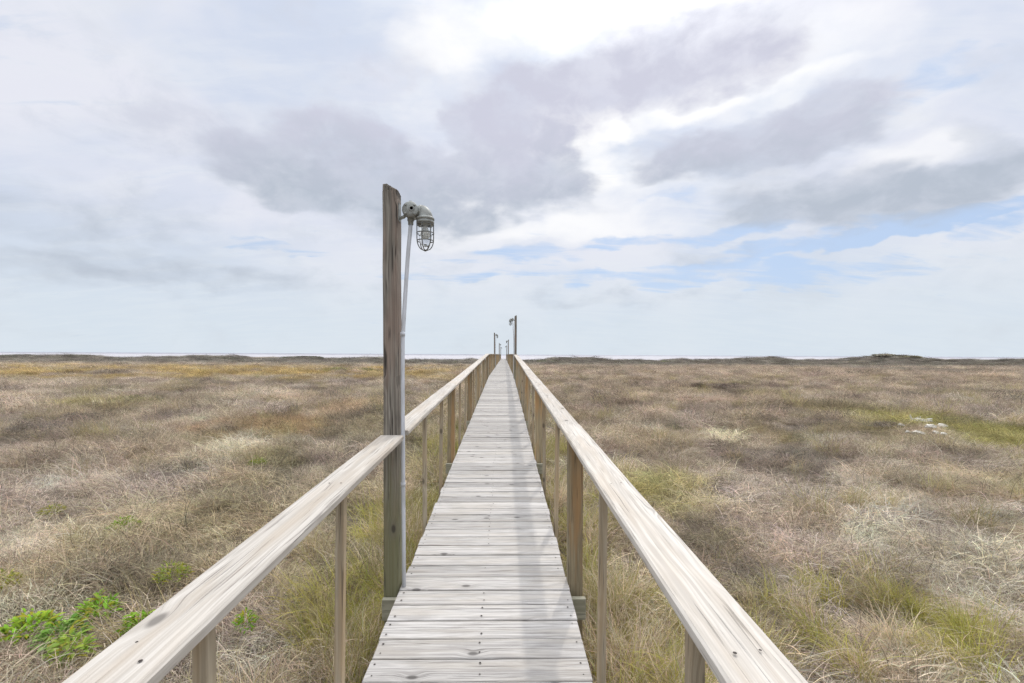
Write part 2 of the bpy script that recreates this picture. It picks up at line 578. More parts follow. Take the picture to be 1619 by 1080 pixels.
    for i in range(1, 8):
        q = i / 7
        pts.append((bx - .008 - 0.050 * q ** 0.8, -0.004 - 0.030 * q, top_z - 0.05 - q * 0.78))
    pts += [(0.081, -0.036, BASE + 1.45), (0.082, -0.036, BASE + 0.9), (0.084, -0.036, BASE + 0.4), (0.085, -0.036, BASE - 0.02)]
    mb.tube(pts, 0.0145, 14)
    for zz in (BASE + 1.80, BASE + 0.72):
        mb.tube([(0.082, -0.036, zz), (0.082, -0.036, zz + 0.028)], 0.0175, 14)
    mb.build('conduit', M_CONDUIT, e)
    return e


def copy_tree(o, parent=None):
    c = o.copy()
    COL.objects.link(c)
    if parent: c.parent = parent
    for ch in list(o.children):
        copy_tree(ch, c)
    return c


lamp_labels = ['tall grey wooden lamp post in front, caged lamp and pale conduit on its side',
               'second lamp post, dark against the sky, rising from the right railing at the crest',
               'third lamp post, standing on the left railing just beyond the crest',
               'fourth lamp post, small, on the right railing behind the second one',
               'fifth lamp post, tiny and thin, on the left railing nearer the sea',
               'sixth lamp post, tiny, on the right railing by the far end of the boardwalk',
               'last lamp post, a speck on the left railing at the seaward end']
lp0 = make_lamp_post(lamp_labels[0])
for n, (i, side) in enumerate(LAMPS.items()):
    yy = Y0 + SEG * i
    if yy > DECK_END: continue
    o = lp0 if n == 0 else copy_tree(lp0)
    o['label'] = lamp_labels[n]
    o.location = (side * 0.660, yy, deck_z(yy) - BASE)
    o.rotation_euler = (random.gauss(0, .004) if n else 0, -0.0085 if n == 0 else random.gauss(0, .006), 0 if side < 0 else math.pi)
    if side > 0:
        o.rotation_euler[1] = 0.003

# ------------------------------------------------------------------ plant colours over the ground
MAUVE = np.array((0.55, 0.465, 0.39)); TAN = np.array((0.62, 0.515, 0.39)); STRAW = np.array((0.76, 0.68, 0.555))
OLIVE = np.array((0.35, 0.30, 0.165)); YGREEN = np.array((0.45, 0.42, 0.12)); ORANGE = np.array((0.60, 0.42, 0.23))
DARK = np.array((0.26, 0.215, 0.175)); GREYOL = np.array((0.32, 0.30, 0.26)); RUST = np.array((0.52, 0.415, 0.32)); GOLD = np.array((0.58, 0.44, 0.21))

# patches seen in the photo: px, py, half-width, half-height, colour, strength
PATCH = []
for px, py, rx, ry, c, st in [
    (420, 668, 110, 14, ORANGE, .6), (300, 694, 130, 10, OLIVE, .6), (560, 645, 60, 12, ORANGE, .5), (130, 640, 55, 7, YGREEN, .55),
    (1540, 682, 110, 36, YGREEN, .75), (1400, 690, 60, 22, OLIVE, .6), (1330, 650, 90, 12, OLIVE, .5), (1210, 690, 60, 12, OLIVE, .6),
    (1040, 770, 60, 26, YGREEN, .6), (1290, 720, 40, 10, DARK, .5), (60, 690, 60, 12, DARK, .7), (130, 668, 70, 10, DARK, .5),
    (220, 640, 36, 7, DARK, .5), (300, 755, 50, 10, DARK, .5), (90, 850, 50, 8, YGREEN, .6), (600, 870, 22, 50, OLIVE, .6),
    (560, 850, 30, 30, DARK, .6), (650, 780, 25, 60, YGREEN, .5), (690, 700, 20, 30, YGREEN, .5), (430, 720, 50, 14, YGREEN, .3),
    (1500, 860, 160, 90, STRAW, .6), (1250, 840, 120, 70, MAUVE, .5), (1160, 850, 50, 20, OLIVE, .7), (1100, 920, 60, 40, OLIVE, .5),
    (1420, 925, 40, 20, DARK, .4), (1060, 620, 120, 20, RUST, .5), (1150, 618, 60, 5, DARK, .5), (540, 622, 60, 6, DARK, .4),
    (1000, 690, 60, 30, TAN, .4), (940, 640, 60, 30, RUST, .4), (300, 980, 200, 60, MAUVE, .5), (120, 800, 130, 40, MAUVE, .4),
    (1420, 585, 70, 6, GREYOL, .6), (1090, 1000, 90, 60, YGREEN, .3), (500, 1000, 70, 60, STRAW, .5), (1350, 1010, 120, 50, OLIVE, .3),
]:
    x0, y0 = px_ground(px, py)
    xa, ya = px_ground(px, py + ry)
    xb, yb = px_ground(px, max(py - ry, 568))
    PATCH.append((x0, y0, max(0.15, rx / F * y0), max(0.2, abs(yb - ya) / 2), c, st))


def tint(x, y):
    n1 = fb(x / 5.5, y / 5.5, 21.0); n2 = fb(x / 1.7, y / 2.2, 4.0); n3 = fb(x / 16, y / 20, 40.0)
    c = MAUVE + (TAN - MAUVE) * sstep(-0.25, 0.35, n2)
    c = c + (STRAW - c) * 0.6 * sstep(0.05, 0.5, fb(x / 0.9, y / 1.2, 77.0) + 0.25 * n3) * (1 - 0.6 * sstep(10, 30, y))
    c = c + (OLIVE - c) * 0.5 * sstep(0.20, 0.45, n1) * (1 - .5 * sstep(25, 60, y))
    c = c + (DARK - c) * 0.7 * sstep(0.14, 0.48, fb(x / 2.8, y / 4.0, 60.0))
    c = c + (RUST - c) * 0.5 * sstep(14, 40, y) * sstep(-2, 4, x)
    if y > 20:
        b = sstep(31, 38, y + 4 * n1) * (1 - sstep(58, 68, y + 5 * n1)) * (1 - sstep(-9, 1, x + 3 * n3))
        c = c + (GOLD - c) * 0.95 * b * sstep(-0.25, 0.25, n1 + 0.5 * n2 + 0.1)
        f = sstep(62, 86, y + 6 * n1)
        c = c + (GREYOL - c) * 0.85 * f
    for x0, y0, rx, ry, pc, st in PATCH:
        dx, dy = (x - x0) / rx, (y - y0) / ry
        q = dx * dx + dy * dy
        if q < 2.5:
            k = st * sstep(1.6, 0.35, q + 0.9 * n2) if False else st * (1 - sstep(0.35, 1.7, q + 1.9 * n2))
            c = c + (pc - c) * k
    # greener along the boardwalk edges
    e = (1 - sstep(0.9, 1.7, abs(x) + 0.5 * n2)) * (1 - sstep(9, 20, y))
    c = c + (OLIVE * 1.15 - c) * 0.4 * e
    return c


# ------------------------------------------------------------------ ground sheet and sea
def axis(lo, hi, fine_lo, fine_hi, step, grow):
    a = [fine_lo]
    while a[-1] < fine_hi: a.append(a[-1] + step)
    s = step
    while a[-1] < hi:
        s *= grow; a.append(a[-1] + s)
    s = step; b = [fine_lo]
    while b[-1] > lo:
        s *= grow; b.append(b[-1] - s)
    return sorted(b[1:]) + a


xs = axis(-2500, 2500, -12, 14, 0.35, 1.07)
ys = axis(-250, 330, -2, 22, 0.35, 1.045)
ys = [q for q in ys if q <= 340]
V = []; TC = []
for yy in ys:
    for xx in xs:
        V.append((xx, yy, gz(xx, yy)))
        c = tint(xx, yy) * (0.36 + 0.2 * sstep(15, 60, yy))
        r = sstep(128, 150, yy + 6 * fb(xx / 9, yy / 9, 2))
        c = c + (np.array((0.50, 0.45, 0.37)) - c) * r
        if xx < -70 and yy > 95:
            c = c + (np.array((0.55, 0.48, 0.40)) - c) * 0.6 * sstep(0.1, 0.3, fb(xx / 6, yy / 4, 31))
        TC.append((*c, 1))
nx = len(xs)
Fc = [(j * nx + i, j * nx + i + 1, (j + 1) * nx + i + 1, (j + 1) * nx + i) for j in range(len(ys) - 1) for i in range(nx - 1)]
me = bpy.data.meshes.new('ground'); me.from_pydata(V, [], Fc); me.update()
me.polygons.foreach_set('use_smooth', np.ones(len(Fc), dtype=bool))
ca = me.attributes.new('tint', 'FLOAT_COLOR', 'POINT'); ca.data.foreach_set('color', np.array(TC, dtype=np.float32).ravel())
m, t = new_mat('litter_soil')
pos = t.n('ShaderNodeNewGeometry').outputs['Position']
n1 = t.noise(pos, 9, 6, 0.65); n2 = t.noise(pos, 40, 4, 0.6)
c = t.mix(t.mr(n1, 0.35, 0.68), t.attr('tint', out='Color'), (0.14, 0.115, 0.09))
finish(t, t.mix(t.m('MULTIPLY', t.mr(n2, 0.5, 0.7), 0.5), c, (0.30, 0.25, 0.18)), 0.95, t.m('ADD', n1, t.m('MULTIPLY', n2, 0.4)), 0.8, 0.06, spec=0.1)
me.materials.append(m)
g = bpy.data.objects.new('ground', me); COL.objects.link(g)
tag(g, 'low scrubby ground of dry grass and soil between the boardwalk and the sea', None, kind='structure')

SEA = -3.4
me = bpy.data.meshes.new('sea')
sx_ = [-40000, -6000, -1500, 0, 1500, 6000, 40000]; sy_ = [200, 400, 800, 1600, 4000, 10000, 45000]
V = [(a, b, SEA) for b in sy_ for a in sx_]
me.from_pydata(V, [], [(j * 7 + i, j * 7 + i + 1, j * 7 + i + 8, j * 7 + i + 7) for j in range(6) for i in range(6)])
m, t = new_mat('sea_water')
pos = t.n('ShaderNodeNewGeometry').outputs['Position']
sp = t.sep(pos)
wv = t.noise(t.v('MULTIPLY', pos, (0.006, 0.02, 1)), 1, 6, 0.6)
foam = t.noise(t.v('MULTIPLY', pos, (0.002, 0.012, 1)), 1, 6, 0.65)
near_ = t.mr(t.m('ADD', sp[1], t.m('MULTIPLY', t.m('SUBTRACT', foam, 0.5), 1800)), 1400, 3000, 1, 0)
fm = t.m('MULTIPLY', near_, t.mr(foam, 0.30, 0.46))
c = t.mix(fm, (0.24, 0.24, 0.28), (0.43, 0.42, 0.44))
finish(t, c, t.mr(fm, 0, 1, 0.35, 0.9), wv, 0.6, 3.0)
me.materials.append(m)
sea = bpy.data.objects.new('sea', me); COL.objects.link(sea)
tag(sea, 'strip of pale surf and grey sea along the horizon', None, kind='structure')


# ------------------------------------------------------------------ strands: numpy ribbons
def strands(N, root, length, az, el, bend, curl, width, segs=5, rng=RNG, wtip=0.25):
    """Curved ribbons. Returns verts (N*(segs+1)*2, 3), faces."""
    P = root.copy()
    D = np.stack([np.cos(el) * np.cos(az), np.cos(el) * np.sin(az), np.sin(el)], 1)
    side_az = az + math.pi / 2
    Sd = np.stack([np.cos(side_az), np.sin(side_az), rng.normal(0, .5, N)], 1)
    Sd /= np.linalg.norm(Sd, axis=1)[:, None]
    out = np.zeros((N, segs + 1, 2, 3))
    sl = (length / segs)[:, None]
    for i in range(segs + 1):
        q = i / segs
        w = width * (1 - (1 - wtip) * q ** 1.5)
        out[:, i, 0] = P - Sd * w[:, None] / 2
        out[:, i, 1] = P + Sd * w[:, None] / 2
        P = P + D * sl
        D = D + np.stack([np.cos(side_az) * curl, np.sin(side_az) * curl, -bend], 1) / segs + rng.normal(0, .10, (N, 3))
        D /= np.linalg.norm(D, axis=1)[:, None]
        lowm = P[:, 2] < 0.015
        P[lowm, 2] = 0.015
        D[lowm, 2] = np.abs(D[lowm, 2]) * 0.3
    verts = out.reshape(-1, 3)
    b = (np.arange(N) * (segs + 1) * 2)[:, None] + (np.arange(segs) * 2)[None, :]
    b = b.reshape(-1)
    faces = np.stack([b, b + 1, b + 3, b + 2], 1)
    return verts, faces, np.repeat(np.arange(N), (segs + 1) * 2)


def np_mesh(name, verts, faces, col, mat):
    me = bpy.data.meshes.new(name)
    me.vertices.add(len(verts)); me.loops.add(faces.size); me.polygons.add(len(faces))
    me.vertices.foreach_set('co', verts.astype(np.float32).ravel())
    me.loops.foreach_set('vertex_index', faces.astype(np.int32).ravel())
    k = faces.shape[1]
    me.polygons.foreach_set('loop_start', (np.arange(len(faces)) * k).astype(np.int32))
    me.update(calc_edges=True)
    a = me.attributes.new('svar', 'FLOAT_COLOR', 'POINT')
    cc = np.ones((len(verts), 4), dtype=np.float32); cc[:, :3] = col
    a.data.foreach_set('color', cc.ravel())
    me.materials.append(mat)
    return me


def plant_mat(name, instanced=True, base=None, transl=0.3):
    m, t = new_mat(name)
    sv = t.attr('svar', out='Color')
    if instanced:
        tn = t.attr('tint', 'INSTANCER', 'Color')
        col = t.mix(1.0, tn, sv, 'MULTIPLY')
    else:
        col = sv
    d = t.n('ShaderNodeBsdfDiffuse'); t.put(d.inputs[0], col)
    tr = t.n('ShaderNodeBsdfTranslucent'); t.put(tr.inputs[0], col)
    mx = t.n('ShaderNodeMixShader'); mx.inputs[0].default_value = transl
    t.put(mx.inputs[1], d.outputs[0]); t.put(mx.inputs[2], tr.outputs[0])
    o = t.n('ShaderNodeOutputMaterial'); t.put(o.inputs[0], mx.outputs[0])
    return m


M_DRY = plant_mat('dry_strands', True, transl=0.35)
M_GREEN = plant_mat('green_blades', True, transl=0.45)


def tuft_tangle(k):
    rng = np.random.default_rng(100 + k)
    N = 215
    rr = 0.34 * np.sqrt(rng.random(N)); ra = rng.random(N) * 2 * np.pi
    root = np.stack([rr * np.cos(ra), rr * np.sin(ra), rng.random(N) * 0.12], 1)
    az = np.where(rng.random(N) < 0.55, rng.normal(0, 0.7, N), rng.random(N) * 2 * np.pi)
    el = rng.uniform(-0.05, 1.15, N)
    L = rng.uniform(0.14, 0.46, N)
    v, f, own = strands(N, root, L, az, el, rng.uniform(0.4, 2.0, N), rng.normal(0, 1.1, N), rng.uniform(0.0026, 0.0062, N), 5, rng)
    lum = rng.choice([0.4, 0.75, 1.0, 1.25, 1.5], N, p=[.17, .2, .28, .22, .13])[:, None] * rng.uniform(.85, 1.15, (N, 1))
    hue = 1 + rng.normal(0, .04, (N, 3)); hue[:, 2] *= rng.uniform(0.85, 1.1, N)
    return v, f, (lum * hue)[own]


def tuft_straw(k):
    """Long pale stalks combed one way by the wind."""
    rng = np.random.default_rng(600 + k)
    N = 120
    rr = 0.34 * np.sqrt(rng.random(N)); ra = rng.random(N) * 2 * np.pi
    root = np.stack([rr * np.cos(ra), rr * np.sin(ra), rng.random(N) * 0.14], 1)
    v, f, own = strands(N, root, rng.uniform(0.16, 0.42, N), rng.normal(0, 0.45, N), rng.uniform(0.1, 0.7, N), rng.uniform(0.3, 1.5, N), rng.normal(0, .6, N), rng.uniform(0.003, 0.0062, N), 6, rng, 0.2)
    lum = rng.choice([0.55, 0.9, 1.15, 1.4], N, p=[.2, .3, .3, .2])[:, None] * rng.uniform(.9, 1.1, (N, 1))
    hue = 1 + rng.normal(0, .05, (N, 3))
    return v, f, (lum * hue)[own]


def tuft_scrub(k):
    """Wiry low sub-shrub: short twigs in every direction on a mound."""
    rng = np.random.default_rng(200 + k)
    N = 320
    a = rng.random(N) * 2 * np.pi; e = np.arcsin(rng.random(N))
    rad = 0.30 * rng.random(N) ** 0.4
    root = np.stack([np.cos(a) * np.cos(e) * rad, np.sin(a) * np.cos(e) * rad, 0.02 + np.sin(e) * rad * 0.62], 1)
    v, f, own = strands(N, root, rng.uniform(0.05, 0.2, N), a + rng.normal(0, 1.0, N), rng.uniform(-0.2, 1.2, N), rng.normal(.4, .8, N), rng.normal(0, 1.4, N), rng.uniform(0.0026, 0.006, N), 4, rng, 0.5)
    lum = rng.choice([0.4, 0.7, 0.95, 1.2], N, p=[.25, .3, .3, .15])[:, None] * rng.uniform(.8, 1.2, (N, 1))
    hue = 1 + rng.normal(0, .04, (N, 3))
    return v, f, (lum * hue)[own]


def tuft_blades(k):
    rng = np.random.default_rng(300 + k)
    N = 150
    rr = 0.16 * np.sqrt(rng.random(N)); ra = rng.random(N) * 2 * np.pi
    root = np.stack([rr * np.cos(ra), rr * np.sin(ra), rng.random(N) * 0.03], 1)
    az = np.where(rng.random(N) < 0.6, rng.normal(0, 0.6, N), ra)
    v, f, own = strands(N, root, rng.uniform(0.22, 0.60, N), az, rng.uniform(0.6, 1.45, N), rng.uniform(0.5, 1.9, N), rng.normal(0, .4, N), rng.uniform(0.004, 0.008, N), 6, rng, 0.12)
    lum = rng.uniform(0.6, 1.3, (N, 1))
    hue = np.ones((N, 3)); dry = rng.random(N) < 0.3
    hue[dry] = (1.14, 1.14, 1.18); hue += rng.normal(0, .05, (N, 3))
    return v, f, (lum * hue)[own]


def leaf_cloud(N, rng, fpos, size, up=0.5):
    """Small folded leaves (two quads each) at fpos."""
    c = fpos
    n = rng.normal(0, 1, (N, 3)); n[:, 2] = np.abs(n[:, 2]) + up; n /= np.linalg.norm(n, axis=1)[:, None]
    a = np.cross(n, rng.normal(0, 1, (N, 3))); a /= np.linalg.norm(a, axis=1)[:, None]
    b = np.cross(n, a)
    s = size[:, None]
    tip = c + a * s; mid1 = c + a * s * .5 + b * s * .33 + n * s * .1; mid2 = c + a * s * .5 - b * s * .33 + n * s * .1
    v = np.stack([c, mid1, tip, mid2], 1).reshape(-1, 3)
    i = np.arange(N) * 4
    return v, np.stack([i, i + 1, i + 2, i + 3], 1), np.repeat(np.arange(N), 4)


def tuft_herb(k):
    rng = np.random.default_rng(400 + k)
    N = 380
    a = rng.random(N) * 2 * np.pi; r = 0.28 * np.sqrt(rng.random(N))
    p = np.stack([r * np.cos(a), r * np.sin(a), 0.03 + rng.random(N) * 0.16 * (1 - r / .32)], 1)
    v, f, own = leaf_cloud(N, rng, p, rng.uniform(.018, .045, N))
    lum = rng.uniform(0.5, 1.35, (N, 1)); hue = 1 + rng.normal(0, .08, (N, 3))
    return v, f, (lum * hue)[own]


def zflat(y):
    return 1.0 - 0.35 * sstep(10, 30, y) - 0.33 * sstep(30, 85, y)


def instancer(name, protos, pts, label):
    """pts: list of (x, y, z, scale, rx, ry, rz, idx, tint)."""
    n = len(pts)
    me = bpy.data.meshes.new(name)
    me.from_pydata([p[:3] for p in pts], [], [])
    for nm, ty, key, arr in (('pscale', 'FLOAT_VECTOR', 'vector', [(p[3], p[3], p[3] * zflat(p[1])) for p in pts]), ('prot', 'FLOAT_VECTOR', 'vector', [p[4:7] for p in pts]),
                             ('pidx', 'INT', 'value', [p[7] for p in pts]), ('tint', 'FLOAT_COLOR', 'color', [(*p[8], 1) for p in pts])):
        a = me.attributes.new(nm, ty, 'POINT')
        a.data.foreach_set(key, np.array(arr, dtype=np.int32 if ty == 'INT' else np.float32).ravel())
    ob = bpy.data.objects.new(name, me); COL.objects.link(ob)
    ng = bpy.data.node_groups.new(name + '_scatter', 'GeometryNodeTree')
    ng.interface.new_socket('Geometry', in_out='INPUT', socket_type='NodeSocketGeometry')
    ng.interface.new_socket('Geometry', in_out='OUTPUT', socket_type='NodeSocketGeometry')
    N = ng.nodes; Lk = ng.links
    gi, go = N.new('NodeGroupInput'), N.new('NodeGroupOutput')
    g2i = N.new('GeometryNodeGeometryToInstance')
    for pm in reversed(protos):
        po = bpy.data.objects.new(pm.name, pm)
        oi = N.new('GeometryNodeObjectInfo'); oi.inputs['Object'].default_value = po
        oi.inputs['As Instance'].default_value = False
        Lk.new(oi.outputs['Geometry'], g2i.inputs[0])
    iop = N.new('GeometryNodeInstanceOnPoints')
    iop.inputs['Pick Instance'].default_value = True

    def na(nm, ty):
        a = N.new('GeometryNodeInputNamedAttribute'); a.data_type = ty; a.inputs['Name'].default_value = nm
        return a.outputs['Attribute']
    e2r = N.new('FunctionNodeEulerToRotation')
    Lk.new(na('prot', 'FLOAT_VECTOR'), e2r.inputs[0])
    Lk.new(gi.outputs[0], iop.inputs['Points']); Lk.new(g2i.outputs[0], iop.inputs['Instance'])
    Lk.new(na('pidx', 'INT'), iop.inputs['Instance Index']); Lk.new(e2r.outputs[0], iop.inputs['Rotation'])
    Lk.new(na('pscale', 'FLOAT_VECTOR'), iop.inputs['Scale']); Lk.new(iop.outputs[0], go.inputs[0])
    md = ob.modifiers.new('scatter', 'NODES'); md.node_group = ng
    return tag(ob, label, None, kind='stuff')


def protos(fn, n, name, mat):
    return [np_mesh(name, *fn(k), mat) for k in range(n)]


BANDS = [(-2.0, 6.0, 27, 1.0), (6, 15, 15, 1.2), (15, 40, 5.5, 1.8), (40, 90, 1.7, 2.9), (90, 138, 1.3, 3.0)]
dry, scrub, green, herb, straw = [], [], [], [], []
for y0, y1, dens, sc in BANDS:
    half = y1 * 1.32 + 2.5
    cnt = int((y1 - y0) * 2 * half * dens)
    for _ in range(cnt):
        y = random.uniform(y0, y1)
        hw = max(0, y) * 1.30 + 3.0
        x = random.uniform(-half, half)
        if abs(x) > hw: continue
        if abs(x) < 0.95:
            if random.random() < 0.75: continue
            sc_ = sc * 0.55
        else:
            sc_ = sc
        if y < 30 and fb(x / .55, y / .7, 66, 2) < -0.22 and random.random() < 0.8: continue
        c = tint(x, y)
        greenness = (c[1] - c[0]) / c[0]
        z = gz(x, y) - 0.015
        tus = fb(x / 1.5, y / 1.8, 44, 3)
        s = sc_ * random.uniform(0.7, 1.25) * (0.90 + 0.45 * max(-.4, tus))
        dk = 1.0
        if y > 80 and random.random() < .16: s *= 1.7; dk = .62
        elif 12 < y and random.random() < .05: s *= 1.25; dk = .6
        c = np.clip(c * dk * random.choice((.62, .85, 1.0, 1.1, 1.28)) * random.uniform(0.88, 1.12) * (1.0 if y > 9 else 1.06) * (1 + np.array([random.gauss(0, .025) for _ in range(3)])), 0.01, 0.8)
        # the wind has laid the grass over, away from the sea and to the left
        flow = R(215) + 0.9 * fb(x / 4, y / 4, 90) + random.gauss(0, .75)
        rec = (x, y, z, s, random.gauss(0, .10), random.gauss(0, .10), flow)
        q = random.random()
        sel = fb(x / 3.2, y / 4.2, 55)
        if greenness > -0.085:
            if q < 0.45: herb.append((*rec, random.randrange(3), c))
            elif q < 0.72: green.append((*rec, random.randrange(4), c))
            else: dry.append((*rec, random.randrange(6), c * 1.1))
        elif y < 13 and q < 0.09 + 0.09 * sstep(0.5, 4, x) + 0.16 * fb(x / 2.4, y / 2.4, 71):
            straw.append((x, y, z + .02, min(s, 1.1) * random.uniform(.75, 1.05), random.gauss(0, .12), random.gauss(0, .12), (R(-38) if x > 0 else R(-150)) + 0.8 * fb(x / 2.5, y / 2.5, 81) + random.gauss(0, .3), random.randrange(4), c * 1.12))
        elif q < 0.5 + 0.45 * sel + (0.12 if y > 14 else 0):
            scrub.append((*rec, random.randrange(4), c))
        elif q < 0.97 or y > 40:
            dry.append((*rec, random.randrange(6), c))
        else:
            green.append((*rec, random.randrange(4), OLIVE * random.uniform(.9, 1.5)))
# long yellow-green grass hugging the boardwalk and the near right corner
for _ in range(820):
    sd = random.choice((-1, 1))
    y = random.uniform(0.6, 11) if random.random() < .8 else random.uniform(11, 22)
    x = sd * (0.78 + abs(random.gauss(0, .38)))
    if fb(x / .8, y / .8, 12) < -0.12: continue
    c = (YGREEN if random.random() < .4 else (OLIVE * 1.3 if random.random() < .5 else TAN * 1.1)) * random.uniform(.75, 1.2)
    green.append((x, y, gz(x, y) - .01, random.uniform(.7, 1.15), random.gauss(0, .12), random.gauss(0, .12), random.uniform(0, 6.28), random.randrange(4), c))
for _ in range(170):
    x0, y0 = px_ground(random.uniform(950, 1600), random.gauss(1010, 45))
    if fb(x0 / .45, y0 / .45, 33) < 0.12 or abs(x0) < .85: continue
    c = random.choice((YGREEN, YGREEN, OLIVE * 1.2, TAN * 1.1)) * random.uniform(.75, 1.25)
    green.append((x0, y0, gz(x0, y0) - .01, random.uniform(.6, .95), random.gauss(0, .1), random.gauss(0, .1), R(150) + random.gauss(0, .5), random.randrange(4), c))

instancer('dry_grass', protos(tuft_tangle, 6, 'dry_tuft', M_DRY), dry, 'tangled dry brown and straw-coloured grass covering the flat')
instancer('straw_grass', protos(tuft_straw, 4, 'straw_tuft', M_DRY), straw, 'long pale straw grass combed over by the wind near the boardwalk')
instancer('wiry_undergrowth', protos(tuft_scrub, 4, 'wiry_tuft', M_DRY), scrub, 'low wiry mauve-brown undergrowth among the dry grass')
instancer('green_grass', protos(tuft_blades, 4, 'blade_tuft', M_GREEN), green, 'long yellow-green grass along the boardwalk edges')
instancer('leafy_undergrowth', protos(tuft_herb, 3, 'herb_tuft', M_GREEN), herb, 'yellow-green leafy ground cover in patches')

# ------------------------------------------------------------------ single plants
M_LEAF = plant_mat('leaf', False, transl=0.4)
M_SHRUB = plant_mat('shrub_leaf', False, transl=0.15)


def leafy_plant(px, py, rad, col, label, seed, ls):
    rng = np.random.default_rng(seed)
    x, y = px_ground(px, py, 0.30)
    N = int((270 if ls > .7 else 200) * (rad / 0.2) ** 1.3 / ls)
    a = rng.random(N) * 2 * np.pi; r = rad * np.sqrt(rng.random(N))
    root = np.stack([r * np.cos(a), r * np.sin(a), (0.18 if ls > .7 else 0.175) + rng.random(N) * .19 * (1 - r / rad / 1.2)], 1)
    # broad arching leaves: wide ribbons that swell in the middle
    segs = 5
    az = a + rng.normal(0, .6, N); el = rng.uniform(0.2, 1.2, N); L = rng.uniform(.045, .115, N) * ls
    P = root.copy(); D = np.stack([np.cos(el) * np.cos(az), np.cos(el) * np.sin(az), np.sin(el)], 1)
    Sd = np.stack([-np.sin(az), np.cos(az), rng.normal(0, .25, N)], 1)
    out = np.zeros((N, segs + 1, 2, 3))
    for i in range(segs + 1):
        q = i / segs
        w = (0.036 * math.sin(math.pi * min(1, q * 0.9 + .1)) ** .8 + 0.003) * (L / .115)[:, None] * rng.uniform(.7, 1.0, N)[:, None]
        out[:, i, 0] = P - Sd * w / 2; out[:, i, 1] = P + Sd * w / 2
        P = P + D * (L / segs)[:, None]
        D[:, 2] -= .28; D /= np.linalg.norm(D, axis=1)[:, None]
    b = ((np.arange(N) * (segs + 1) * 2)[:, None] + (np.arange(segs) * 2)[None, :]).reshape(-1)
    f = np.stack([b, b + 1, b + 3, b + 2], 1)
    cc = np.array(col)[None] * rng.uniform(.55, 1.3, (N, 1)) * (1 + rng.normal(0, .08, (N, 3)))
    yel = rng.random(N) < .15; cc[yel] = (0.36, 0.33, 0.05)
    me = np_mesh('leafy_plant', out.reshape(-1, 3), f, cc[np.repeat(np.arange(N), (segs + 1) * 2)], M_LEAF)
    o = bpy.data.objects.new('leafy_plant', me); COL.objects.link(o); o.location = (x, y, gz(x, y))
    tag(o, label, 'plant', 'bright green leafy plants in the dry grass')


BG = (0.27, 0.43, 0.05)
for i, (px, py, rad, col, lab) in enumerate([
    (64, 966, .15, BG, 'bright lime-green leafy plant, outermost of the cluster in the corner'),
    (112, 978, .15, (.24, .39, .09), 'green leafy plant in the middle of the corner cluster'),
    (122, 1002, .11, (.3, .42, .08), 'small green leafy plant lowest in the corner cluster'),
    (168, 942, .13, (.26, .42, .06), 'green leafy plant at the top of the corner cluster'),
    (232, 968, .11, (.24, .38, .05), 'small green leafy plant half hidden behind the left railing'),
    (206, 815, .20, (.22, .32, .05), 'wide dark-edged green plant above the corner cluster'),
    (280, 888, .17, (.27, .32, .07), 'yellowish green plant between the corner cluster and the railing'),
    (96, 792, .16, (.33, .33, .09), 'pale yellow-green plant farther back, left of the wide dark-edged one'),
    (394, 962, .09, (.18, .32, .03), 'single green sprig seen under the left handrail'),
    (412, 722, .2, (.2, .28, .04), 'low bright green plant alone on the flat left of the lamp post'),
    (20, 898, .15, (.33, .33, .09), 'yellow-green plant cut by the picture edge'),
]):
    leafy_plant(px, py, rad * (.92 if i < 5 else .8), col, lab, 500 + i, 0.78 if i < 5 else 0.5)


def shrub(px, py, rx, ry, h, col, label, seed, dist=None, group='dark shrubs on the flat and the dunes'):
    rng = np.random.default_rng(seed)
    if dist:
        y = dist; x = CAMX + (px - VPX) / F * y
    else:
        x, y = px_ground(px, py, 0.0)
    # several unequal domes filled with small leaves and twigs
    vs, fs, cs, off = [], [], [], 0
    ndome = 7
    sz = max(0.018, 0.0016 * y)
    for d in range(ndome):
        cx, cy = rng.normal(0, .45) * rx, rng.normal(0, .45) * ry
        rr = rng.uniform(.35, .6); hh = h * rng.uniform(.55, 1.0) * (1 - .35 * min(1, abs(cx) / rx))
        N = int(900 / ndome * max(1, min(5, rx / .5)))
        a = rng.random(N) * 2 * np.pi; e = np.arcsin(rng.random(N)); k = rng.random(N) ** .35
        p = np.stack([cx + np.cos(a) * np.cos(e) * k * rx * rr, cy + np.sin(a) * np.cos(e) * k * ry * rr, np.sin(e) * k * hh + rng.normal(0, .02, N)], 1)
        v, f, own = leaf_cloud(N, rng, p, rng.uniform(.6, 1.6, N) * sz, .3)
        lum = rng.uniform(.5, 1.5, (N, 1)) * rng.uniform(.8, 1.9)
        vs.append(v); fs.append(f + off); cs.append((np.array(col)[None] * lum * (1 + rng.normal(0, .07, (N, 3))))[own]); off += len(v)
        T = N // 4
        a = rng.random(T) * 2 * np.pi
        root = np.stack([cx + np.cos(a) * rx * rr * .5 * rng.random(T), cy + np.sin(a) * ry * rr * .5 * rng.random(T), rng.random(T) * hh * .6], 1)
        v, f, own = strands(T, root, rng.uniform(.3, .8, T) * hh, a, rng.uniform(.5, 1.4, T), rng.normal(.2, .4, T), rng.normal(0, .6, T), np.full(T, sz * .22), 3, rng, .4)
        vs.append(v); fs.append(f + off); cs.append((np.array((.17, .14, .115))[None] * rng.uniform(.6, 1.4, (T, 1)))[own]); off += len(v)
    me = np_mesh('shrub', np.concatenate(vs), np.concatenate(fs), np.concatenate(cs), M_SHRUB)
    o = bpy.data.objects.new('shrub', me); COL.objects.link(o); o.location = (x, y, gz(x, y) + (.20 if y < 60 else -.14))
    tag(o, label, 'shrub', group)


